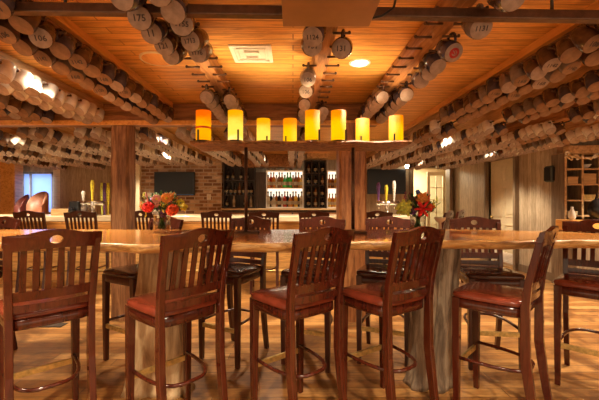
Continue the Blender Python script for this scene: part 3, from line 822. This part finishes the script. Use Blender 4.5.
def bouquet(px, dd, vase_r, vase_h, flowers, label, seed, ns=40):
    rr = random.Random(seed); X_ = wx(px, dd)
    root = empty('flower_vase', (X_, dd, TT))
    m = MB().lathe([(vase_r*.8,0),(vase_r,.012),(vase_r*.95,vase_h*.5),(vase_r,vase_h),(vase_r-.004,vase_h),(vase_r*.9,vase_h*.5),(vase_r*.92,.02),(.0005,.016)], 'glass_clear', 24, cap=False)
    m.build('vase', root)
    m = MB()
    for k in range(ns):
        a = rr.uniform(0, 2*PI); q = rr.uniform(.02, .06)
        top = Vector((math.cos(a)*rr.uniform(.03,.15), math.sin(a)*rr.uniform(.03,.12), vase_h+rr.uniform(.03,.12)))
        m.tube([(math.cos(a+2)*q*.6, math.sin(a+2)*q*.6, .03), (math.cos(a)*.02, math.sin(a)*.02, vase_h*.9), top], .0028, 'leaf', 5)
    m.build('stems', root)
    m = MB()
    for k in range(130):
        a = rr.uniform(0, 2*PI); el = rr.uniform(-.35, 1.2); R_ = rr.uniform(.06, .15)
        p = Vector((math.cos(a)*math.cos(el)*R_*1.15, math.sin(a)*math.cos(el)*R_*.8, vase_h+.065+math.sin(el)*R_*.75))
        dv = (p-Vector((0,0,vase_h-.02))).normalized()
        M = dv.to_track_quat('X', 'Z').to_matrix() @ Matrix.Rotation(rr.uniform(-1,1), 3, 'X')
        m.sphere(p, (rr.uniform(.020,.038), .011, .003), 'leaf' if rr.random() < .7 else 'leaf_pale', 6, 4, M)
    m.build('foliage', root)
    for (fx, fy, r, mat, kind) in flowers:     # photo pixels, radius in px
        off = -.09 if r > 5 else rr.uniform(-.07, .02)
        d2 = dd+off; p = (wx(fx, d2)-X_, off, wz(fy, d2)-TT)
        mm = MB(); petal_ball(mm, p, r*d2/F, 'petal_'+mat, kind, rr); o = mm.build('flower', root); o['label'] = mat.replace('_', ' ') + ' flower'
    tag(root, label, 'flowers', 'glass vases of mixed flowers')
bouquet(162, 2.84, .07, .15, [(149,208,7.5,'red','rose'),(173,211,8,'orange_red','rose'),(167,198,6.5,'orange','daisy'),(157,199,5.5,'pink','daisy'),(173,197,5,'orange','cluster'),
        (158,206,4,'purple','cluster'),(163,209,4,'yellow','spike'),(181,203,5,'yellow','daisy'),(184,207,4,'yellow','cluster'),(164,203,4,'yellow','cluster'),(152,201,4.5,'purple','cluster'),(163,214,4,'purple','cluster'),(157,204,4,'pink','cluster'),(143,205,4,'orange','cluster'),
        (147,198,4,'pink','spike'),(153,203,4,'purple','spike'),(170,204,3.5,'plum','cluster'),(156,213,3.5,'white','cluster'),(146,214,3.5,'yellow','spike'),(144,196,3,'lime','spike')],
        'glass vase of red, orange and yellow flowers on the left of the table', 4)
bouquet(418, 2.92, .065, .13, [(404,208,8.5,'lime','cluster'),(422,209,8,'red','lily'),(421,209,5,'orange_red','rose'),(410,199,5,'plum','spike'),(415,201,5,'plum','cluster'),(405,197,4,'plum','spike'),
        (422,198,6,'orange','cluster'),(410,205,5,'plum','cluster'),(430,207,4.5,'orange_red','cluster'),(429,201,4.5,'orange_red','spike'),(418,192,2.5,'blue','cluster'),(427,196,4,'pink','spike'),(434,205,4,'lime','spike'),(413,211,4,'purple','cluster'),(437,200,3,'lime','spike'),(425,203,4,'orange','cluster')],
        'glass vase with a lime green bloom and a red lily, right of the post', 9)
cp = MB().lathe([(.030,0),(.032,.006),(.012,.02),(.011,.07),(.03,.085),(.042,.10),(.046,.115),(.040,.113),(.0005,.095)], 'cream_paint', 24, cap=False).build('pedestal_dish', loc=(wx(440, 2.9), 2.9, TT))
tag(cp, 'small cream pedestal dish on the table right of the lime and red flowers', 'dish')

# ------------------------------------------------------------------ bar counter and taps
bx0, bx1 = -5.9, wx(424, 5.75)
bar = empty('bar_counter', ((bx0+bx1)/2, 6.0, 0)); bw = bx1-bx0
MB().box((0, 0, 1.055), (bw, .72, .09), 'pale_wood').build('countertop', bar, bevel=.012)
MB().box((0, .10, .505), (bw-.1, .46, 1.01), 'bar_front').build('front_panel', bar)
MB().tube([(-bw/2+.1, -.27, .2), (bw/2-.1, -.27, .2)], .022, 'brass', 10).build('foot_rail', bar)
tag(bar, 'long wooden bar counter with a pale top behind the stools', 'bar counter')
BT = 1.10
def tap_tower(px, dd, handles, label):
    root = empty('beer_tap_tower', (wx(px, dd), dd, BT))
    m = MB(); m.lathe([(.075,0),(.075,.012),(.035,.03),(.032,.16),(.05,.19)], 'chrome', 20); m.build('column', root)
    MB().tube([(-.19,0,.21),(.19,0,.21)], .038, 'chrome', 14).build('manifold', root)
    for k, (hx, mat, h) in enumerate(handles):
        MB().tube([(hx,-.03,.21),(hx,-.09,.20),(hx,-.105,.12)], .012, 'chrome', 8).build('faucet', root)
        m = MB(); m.lathe([(.010,.235),(.014,.26),(.026,.25+h*.55),(.034,.25+h*.8),(.020,.25+h)], mat, 12, c=(hx,-.07,0)); o = m.build('tap_handle', root)
    MB().box((0,-.1,.008),(.34,.16,.014),'chrome').build('drip_tray', root, bevel=.003)
    tag(root, label, 'beer tap')
tap_tower(387.5, 5.9, ((-.17,'petal_purple',.30),(-.04,'petal_yellow',.26),(.09,'petal_white',.33)), 'chrome beer tap tower with three handles right of the reddish post')
tap_tower(93, 5.9, ((.03,'petal_yellow',.34),(-.12,'petal_white',.16)), 'chrome beer tap tower left of the dark timber post')
for px, mat, lb in ((102, 'petal_lime', 'green'), (104.5, 'petal_purple', 'purple'), (108, 'petal_yellow', 'yellow')):
    d_ = 6.12
    t = MB().lathe([(.03,0),(.03,.01),(.012,.02),(.012,.14),(.02,.2),(.03,.42),(.022,.56)], mat, 10).build('tap_handle_display', loc=(wx(px, d_), d_, BT))
    tag(t, f'{lb} tap handle standing on the bar beside the dark post', 'tap handle')
cm = empty('coffee_machine', (wx(77, 6.1), 6.1, BT))
MB().box((0,0,.12),(.17,.2,.24),'black_plastic').build('body', cm, bevel=.02)
MB().lathe([(.05,0),(.06,.06),(.04,.12)],'glass_black',14,c=(0,-.14,.02)).build('carafe', cm)
tag(cm, 'small black coffee machine on the bar left of the chrome tap', 'coffee machine')
jg = MB().lathe([(.05,0),(.075,.04),(.08,.12),(.05,.2),(.055,.23)],'glaze_grey',18).build('pitcher', loc=(wx(85, 6.15)-.03, 6.15, BT)); MB().tube([(.07,0,.05),(.12,0,.1),(.05,0,.19)],.01,'glaze_grey',6).build('handle', jg)
tag(jg, 'blue-grey pitcher on the bar between coffee machine and chrome tap', 'pitcher')
cr = MB().box((0,0,.055),(.36,.25,.11),'tan_wood').build('wooden_crate', loc=(wx(66, 6.05), 6.05, BT), bevel=.006)
tag(cr, 'low wooden box on the bar left of the black coffee machine', 'box')

# leather chairs by the window
def lounge(px0, px1, py, dd, mat, label):
    xa, xb = wx(px0, dd+.45), wx(px1, dd+.45); wd = xb-xa; top = wz(py, dd+.35)
    root = empty('wingback_chair', ((xa+xb)/2, dd, 0))
    m = MB(); rings = []
    for k in range(13):
        a = PI*k/12
        x = -wd/2*math.cos(a); y = .30 - .30*math.sin(a)*-1
        h = top*(.80+.20*math.sin(a)**.6)
        rings.append([Vector((x*.9, y-.05, .35)), Vector((x, y+.05, .35)), Vector((x, y+.06, h-.03)), Vector((x*.97, y+.02, h)), Vector((x*.9, y-.04, h-.03))])
    m.rngs(rings, mat); m.build('backrest', root)
    MB().box((0,.15,.40),(wd*.85,.55,.18),mat).build('seat', root, bevel=.04)
    for sx in (-1,1):
        for y in (-.05,.4): MB().box((sx*wd*.36,y,.16),(.05,.05,.32),'dark_wood').build('leg', root)
    tag(root, label, 'armchair')
lounge(31, 48, 191, 8.3, 'leather_tan', 'round-backed tan leather armchair in front of the blue window')
lounge(19.5, 26, 194, 8.3, 'leather_red', 'dark red armchair beside the orange pillar')

# ------------------------------------------------------------------ televisions
def tv(px0, px1, py0, py1, dd, label, blue):
    x0, x1, z0, z1 = wx(px0, dd), wx(px1, dd), wz(py1, dd), wz(py0, dd)
    root = empty('television', ((x0+x1)/2, dd, z0)); W_, H_ = x1-x0, z1-z0
    MB().box((0, .03, H_/2), (W_, .06, H_), 'black_plastic').build('housing', root, bevel=.008)
    MB().box((0, -.003, H_/2+.015), (W_-.07, .008, H_-.10), 'tv_glass').build('screen', root)
    if blue: MB().box((0, -.003, .02), (W_-.05, .01, .022), 'tv_blue').build('trim_strip', root)
    MB().box((0, .06+.05, H_/2), (.3, .1, .2), 'dark_metal').build('wall_mount', root)
    tag(root, label, 'television')
tv(154, 194.5, 172, 195.5, BY-.17, 'flat black television on the brick wall behind the left flowers', True)
tv(367.5, 406, 169, 194, YB-.17, 'large black television on the wall right of the reddish post', False)
sw = MB().box((0,0,0),(.10,.02,.14),'white_paint').box((0,-.015,0),(.03,.02,.05),'cream_paint').build('wall_plate', loc=(wx(209, BY), BY-.012, wz(197, BY)), bevel=.004)
tag(sw, 'small white plate on the brick wall right of the television', 'wall plate')
sp = empty('wall_speaker', (XR-.09, F*XR/(557-CX), wz(174.5, 5.87)))
MB().box((0,0,0),(.14,.17,.27),'speaker_green').build('cabinet', sp, bevel=.03)
MB().box((-.075,0,0),(.01,.13,.22),'black_plastic').box((0,-.09,0),(.10,.008,.22),'black_plastic').build('grille', sp)
MB().box((.08,0,.16),(.02,.04,.12),'dark_metal').build('bracket', sp)
tag(sp, 'dark grey-green loudspeaker mounted on the beige board wall', 'speaker')
# small lamp hanging over the right television
cl = empty('wall_lamp', (wx(407, 9.2), 9.2, wz(166, 9.2)))
MB().lathe([(.04,-.05),(.05,0),(.03,.05)],'bulb',14).build('bulb', cl); MB().tube([(0,0,.05),(0,0,ZC-cl.location.z)],.01,'dark_metal',6).build('stem', cl)
tag(cl, 'small glowing pendant lamp above the right television corner', 'lamp')

# ------------------------------------------------------------------ back bar
def bottle_mesh(glass, shape):
    m = MB()
    pr = {'liquor': [(.034,0),(.036,.01),(.036,.17),(.030,.195),(.013,.22),(.012,.27)], 'wine': [(.036,0),(.037,.01),(.037,.18),(.015,.23),(.014,.29)],
          'squat': [(.042,0),(.045,.02),(.045,.12),(.02,.17),(.014,.22)]}[shape]
    m.lathe(pr, glass, 12); zt = pr[-1][1]
    m.lathe([(.015,zt),(.015,zt+.03)], 'cap', 10)
    r_ = pr[1][0]+.001; m.lathe([(r_,.05),(r_,.115)], 'paper_label', 12, cap=False)
    o = m.build('bottle'); me = o.data; bpy.data.objects.remove(o); return me
BM = {}
def bottle(px, z, dd, glass, shape, label, group, s=1.0):
    k = (glass, shape)
    if k not in BM: BM[k] = bottle_mesh('glass_'+glass, shape)
    o = bpy.data.objects.new('bottle', BM[k]); COL.objects.link(o); o.location = (wx(px, dd), dd, z); o.scale = (s, s, s)
    tag(o, label, 'bottle', group)
BD = 8.5   # face of the back bar shelving
# base cabinet
bb = empty('back_bar_cabinet', (wx(281, 8.6), 8.7, 0))
Wc = wx(339, 8.5)-wx(223, 8.5)
MB().box((0,0,.56),(Wc,.62,1.12),'dark_wood').build('cabinet', bb); MB().box((0,-.02,1.14),(Wc+.04,.68,.04),'tan_wood').build('worktop', bb, bevel=.005)
for k in range(5): MB().box((-Wc/2+Wc*(k+.5)/5, -.315, .58),(Wc/5-.04,.015,.95),'cross_wood').build('cabinet_door', bb)
tag(bb, 'dark cabinet with tan worktop under the bottle shelves', 'cabinet')
def shelf_unit(name, px0, px1, pyt, pyb, shelves, mat, back, label, cols_=0, dep=.28):
    x0, x1, z1, z0 = wx(px0, BD), wx(px1, BD), wz(pyt, BD), wz(pyb, BD)
    z0 = max(z0, 1.165)
    root = empty(name, ((x0+x1)/2, BD+dep/2, z0)); W_, H_ = x1-x0, z1-z0
    m = MB()
    for s_ in (-1,1): m.box((s_*(W_/2-.012),0,H_/2),(.024,dep,H_),mat)
    m.box((0,0,H_-.012),(W_-.048,dep,.024),mat); m.box((0,0,.012),(W_-.048,dep,.024),mat)
    for k in range(1, cols_): m.box((-W_/2+W_*k/cols_,0,H_/2),(.015,dep,H_-.048),mat)
    m.build('frame', root)
    MB().box((0,dep/2-.006,H_/2),(W_-.048,.01,H_-.048),back).build('back_panel', root)
    zs = [z0+.024]
    for py in shelves:
        z = wz(py, BD); zs.append(z+.008)
        MB().box((0,-.004,z-z0),(W_-.05,dep-.03,.016),'tan_wood' if mat == 'white_paint' else mat).build('shelf', root)
    tag(root, label, 'shelf')
    return zs
zs = shelf_unit('lit_bottle_shelf', 266, 303.5, 170, 209, [188], 'white_paint', 'back_light', 'white backlit liquor shelf at the centre of the bar wall')
cols14 = ['amber','red','amber','pale','brown','amber','green','green','green','amber','brown','amber','gold','amber']
for row, z in enumerate(zs[::-1]):
    n_ = 13
    for k in range(n_):
        px = 268.2 + (301.4-268.2)*k/(n_-1)
        g = cols14[k] if row == 0 else ['pale','dark','pale','amber','dark','pale','red','dark','amber','brown','gold','dark','pale'][k]
        bottle(px, z, BD+.12+.05*(k % 2), g, 'liquor' if (k+row) % 3 else 'squat', f"{g} bottle on the {'upper' if row == 0 else 'lower'} backlit shelf, {'leftmost' if k == 0 else ORD[k] + ' from the left'}", f"bottles on the {'upper' if row == 0 else 'lower'} backlit shelf", 1.28)
for k, px in enumerate((270, 275, 280, 286, 291, 297)):
    bottle(px, wz(170, BD)+.0, BD+.14, ['pale','brown','pale','amber','dark','pale'][k], 'squat', f"small bottle on top of the backlit shelf, {'leftmost' if k == 0 else ORD[k] + ' from the left'}", 'bottles on top of the backlit shelf', .85)
zs = shelf_unit('lit_bottle_shelf', 327, 338, 170, 209, [188], 'white_paint', 'back_light', 'narrow white backlit liquor shelf beside the reddish post')
for row, z in enumerate(zs[::-1]):
    for k, px in enumerate((329.5, 332.5, 335.5)):
        bottle(px, z, BD+.13, [['amber','brown','gold'],['blue' if False else 'gold','amber','gold']][row][k], 'liquor', f"{'left' if k==0 else 'middle' if k==1 else 'right'} bottle on the {'upper' if row==0 else 'lower'} level of the narrow backlit shelf", 'bottles in the narrow backlit shelf', 1.1)
zs = shelf_unit('wine_rack', 304.5, 326.5, 160, 209, [173, 185, 197], 'dark_wood', 'dark_wood', 'dark wooden wine rack right of the backlit shelf', 3)
for row, z in enumerate(zs):
    for k, px in enumerate((308.6, 315.5, 322.4)):
        rown = ['bottom', 'second', 'third', 'top'][row]
        bottle(px, z, BD+.10, ['dark','brown','dark'][(k+row) % 3], 'squat', f"{'left' if k==0 else 'middle' if k==1 else 'right'} dark bottle on the {rown} shelf of the wine rack", 'bottles in the wine rack', 1.0)
zs = shelf_unit('dark_shelf', 223, 255, 162, 209, [195, 180], 'dark_wood', 'dark_wood', 'dark shelf unit with wine bottles right of the brick wall', 0)
for k, px in enumerate((226.5, 231, 235, 239.5, 243.5, 248, 251.5)):
    bottle(px, zs[1], BD+.11, ['dark','black','dark','brown'][k % 4], 'wine', f"dark wine bottle on the middle level of the dark shelf, {'leftmost' if k==0 else ORD[k]+' from the left'}", 'wine bottles on the dark shelf', 1.0)
for k, px in enumerate((227, 234, 245, 251)):
    bottle(px, zs[0], BD+.11, ['dark','pale','black','pale'][k], 'wine', f"wine bottle on the bottom level of the dark shelf, {'leftmost' if k==0 else ORD[k]+' from the left'}", 'wine bottles on the dark shelf', .95)
for k, px in enumerate((228, 233, 241, 247)):
    bottle(px, zs[2], BD+.11, 'dark', 'wine', f"wine bottle on the top level of the dark shelf, {'leftmost' if k==0 else ORD[k]+' from the left'}", 'wine bottles on the dark shelf', .9)
o = MB().box((wx(260.5, BD), BD+.15, 1.6), (wx(266, BD)-wx(255.3, BD)-.02, .3, .87), 'dark_wood').build('partition_panel'); tag(o, 'plain dark panel between the wine shelf and the backlit shelf', 'panel')
o = MB().box((wx(318, BD-.3), BD-.1, wz(154, BD-.3)), (.52, .5, .17), 'beam_pale').build('cornice_box', bevel=.01); struct(o, 'pale box soffit above the wine rack')

# ------------------------------------------------------------------ cubby shelf on the right
cu = empty('cubby_shelf', ((cbx0+cbx1)/2, YQ+.15, 0)); Wq = cbx1-cbx0
top = wz(153, YQ)
xs_ = [0] + [(wx(px, YQ)-cbx0) for px in (583, 600, 617, 634)] + [Wq]
zs_ = [0, .85, wz(216, YQ), wz(200.5, YQ), wz(184.5, YQ), wz(169, YQ), top]
m = MB()
for x in xs_: m.box((x-Wq/2, 0, top/2), (.028, .28, top), 'jamb_wood'); m.box((x-Wq/2, -.143, top/2), (.03, .008, top), 'beam_pale')
m.build('upright', cu)
m = MB()
for z in zs_[1:]: m.box((0, -.004, z), (Wq, .285, .022), 'beam_pale')
m.build('shelves', cu)
MB().box((0, .145, top/2), (Wq, .01, top), 'jamb_wood').build('back_panel', cu)
tag(cu, 'tall wooden cubby shelf at the right edge of the room', 'shelf')
def in_cubby(col, row): return (cbx0 + (xs_[col]+xs_[col+1])/2, YQ+.13, zs_[row]+.0115)
items = [(0,4,'box',(.17,.2,.10),'tan_wood','tan box in the left column of the cubby shelf, second compartment down'),(1,4,'box',(.21,.2,.15),'tan_wood','larger tan box in the cubby shelf right column, second compartment down'),
         (1,3,'box',(.20,.2,.07),'brass','flat golden box in the right column of the cubby shelf, third compartment down'),(0,2,'box',(.15,.2,.05),'pale_wood','small pale box in the left column of the cubby shelf, fourth compartment down'),
         (1,5,'bowl',None,'white_paint','white bowl in the top right compartment of the cubby shelf')]
for c_, r_, kd, sz, mt, lb in items:
    p = in_cubby(c_, r_)
    if kd == 'box':
        m = MB(); m.box((0,0,sz[2]/2-.01*0),(sz[0],sz[1],sz[2]),mt); o = m.build('box', loc=p, bevel=.005)
        MB().box((0,0,sz[2]+.006),(sz[0]*1.03,sz[1]*1.03,.012),mt).build('lid', o)
        tag(o, lb, 'box')
    else:
        o = MB().lathe([(.03,0),(.06,.03),(.09,.07),(.086,.07),(.055,.035),(.0005,.015)],mt,20,cap=False).build('bowl', loc=p); tag(o, lb, 'bowl')
# garland over the shelf
rr = random.Random(2); m = MB(); pts = []
for k in range(22):
    t_ = k/21; pts.append((wx(567, YQ-.05)+t_*1.25, YQ-.05+.02*math.sin(k), wz(156, YQ)-.06*math.sin(t_*PI*2.2)+.02))
m.tube(pts, .018, 'tan_wood', 7)
for k in range(60):
    p = Vector(rr.choice(pts)) + Vector((rr.uniform(-.04,.04), rr.uniform(-.03,.02), rr.uniform(-.05,.04)))
    m.sphere(p, (rr.uniform(.02,.05), .014, .014), 'white_paint' if k % 2 else 'pale_wood', 6, 4, Matrix.Rotation(rr.uniform(-1,1), 3, 'Y'))
o = m.build('driftwood_garland'); tag(o, 'pale bleached branch garland draped along the top of the cubby shelf', 'garland')
cn = empty('side_counter', (wx(576, 5.05)+.675, 5.25, 0))
MB().box((0,0,.98),(1.35,.4,.16),'trim_orange').build('drawer_front', cn, bevel=.01); MB().box((0,.0,.45),(1.3,.36,.9),'jamb_wood').build('body', cn)
tag(cn, 'orange wooden counter in front of the cubby shelf', 'counter')
vx = MB().lathe([(.03,0),(.05,.05),(.03,.14),(.016,.17),(.02,.2)],'white_paint',16).build('white_vase', loc=(wx(572, 5.2), 5.2, 1.06)); tag(vx, 'small white vase on the orange counter by the cubby shelf', 'vase')
bg = MB(); bg.sphere((0,0,.16),(.17,.12,.17),'black_plastic',16,10); b0 = bg.build('black_bag', loc=(wx(600, 5.2), 5.2, 1.06))
MB().tube([(-.07,0,.30),(-.05,0,.40),(.05,0,.40),(.07,0,.30)],.012,'black_plastic',6).build('strap', b0)
tag(b0, 'black bag slumped on the orange counter at the right edge', 'bag')

# floor vent
fv = empty('floor_vent', (wx(48, 3.8), 3.8, 0))
MB().box((0,0,.003),(.36,.13,.006),'dark_metal').build('frame', fv)
m = MB()
for k in range(5): m.box((0,-.04+.02*k,.008),(.33,.006,.006),'glaze_grey')
m.build('grille', fv)
tag(fv, 'grey metal grille set in the floor behind the leftmost near stool', 'vent')

# ------------------------------------------------------------------ light and camera
area((wx(285, BD), BD-.15, 2.05), (math.radians(-30), 0, 0), 1.0, .05, 1.2, (1,.85,.6))      # shelf light over the bottles
for x in (-3.2, -1.0, .9): area((x, 5.72, .99), (math.radians(35), 0, 0), 1.6, .04, 1.0, (1,.62,.26))   # strip lights under the bar top
o = area(((dx0+dx1)/2, YB+1.0, 2.40), (0,0,0), .6, .6, 38, (1,.86,.6))
area(((wl0+wl1)/2, YB-.05, (wz0+wz1)/2), (math.radians(90), 0, 0), .8, .9, 6, (.5,.65,1))
for y in (6.2, 7.4, 8.3, 9.0):
    spot((XR-.35, y, 2.2), 30, .9, rot=(0, math.radians(22), 0))
w = bpy.data.worlds.new('World'); sc.world = w; w.use_nodes = True
w.node_tree.nodes['Background'].inputs['Color'].default_value = (1,.72,.45,1); w.node_tree.nodes['Background'].inputs['Strength'].default_value = .62
cam = bpy.data.cameras.new('Camera'); co = bpy.data.objects.new('Camera', cam); COL.objects.link(co)
cam.sensor_width = 36; cam.lens = F/599*36; cam.shift_x = (299.5-CX)/599
co.location = (0, 0, CH); co.rotation_euler = (R90, 0, 0); cam.clip_start = .05; cam.clip_end = 100
sc.camera = co
sc.view_settings.view_transform = 'Standard'; sc.view_settings.look = 'None'; sc.view_settings.gamma = 1; sc.view_settings.use_curve_mapping = False
sc.view_settings.exposure = 1.08
sc.cycles.use_denoising = True
sc.cycles.max_bounces = 7; sc.cycles.sample_clamp_indirect = 6
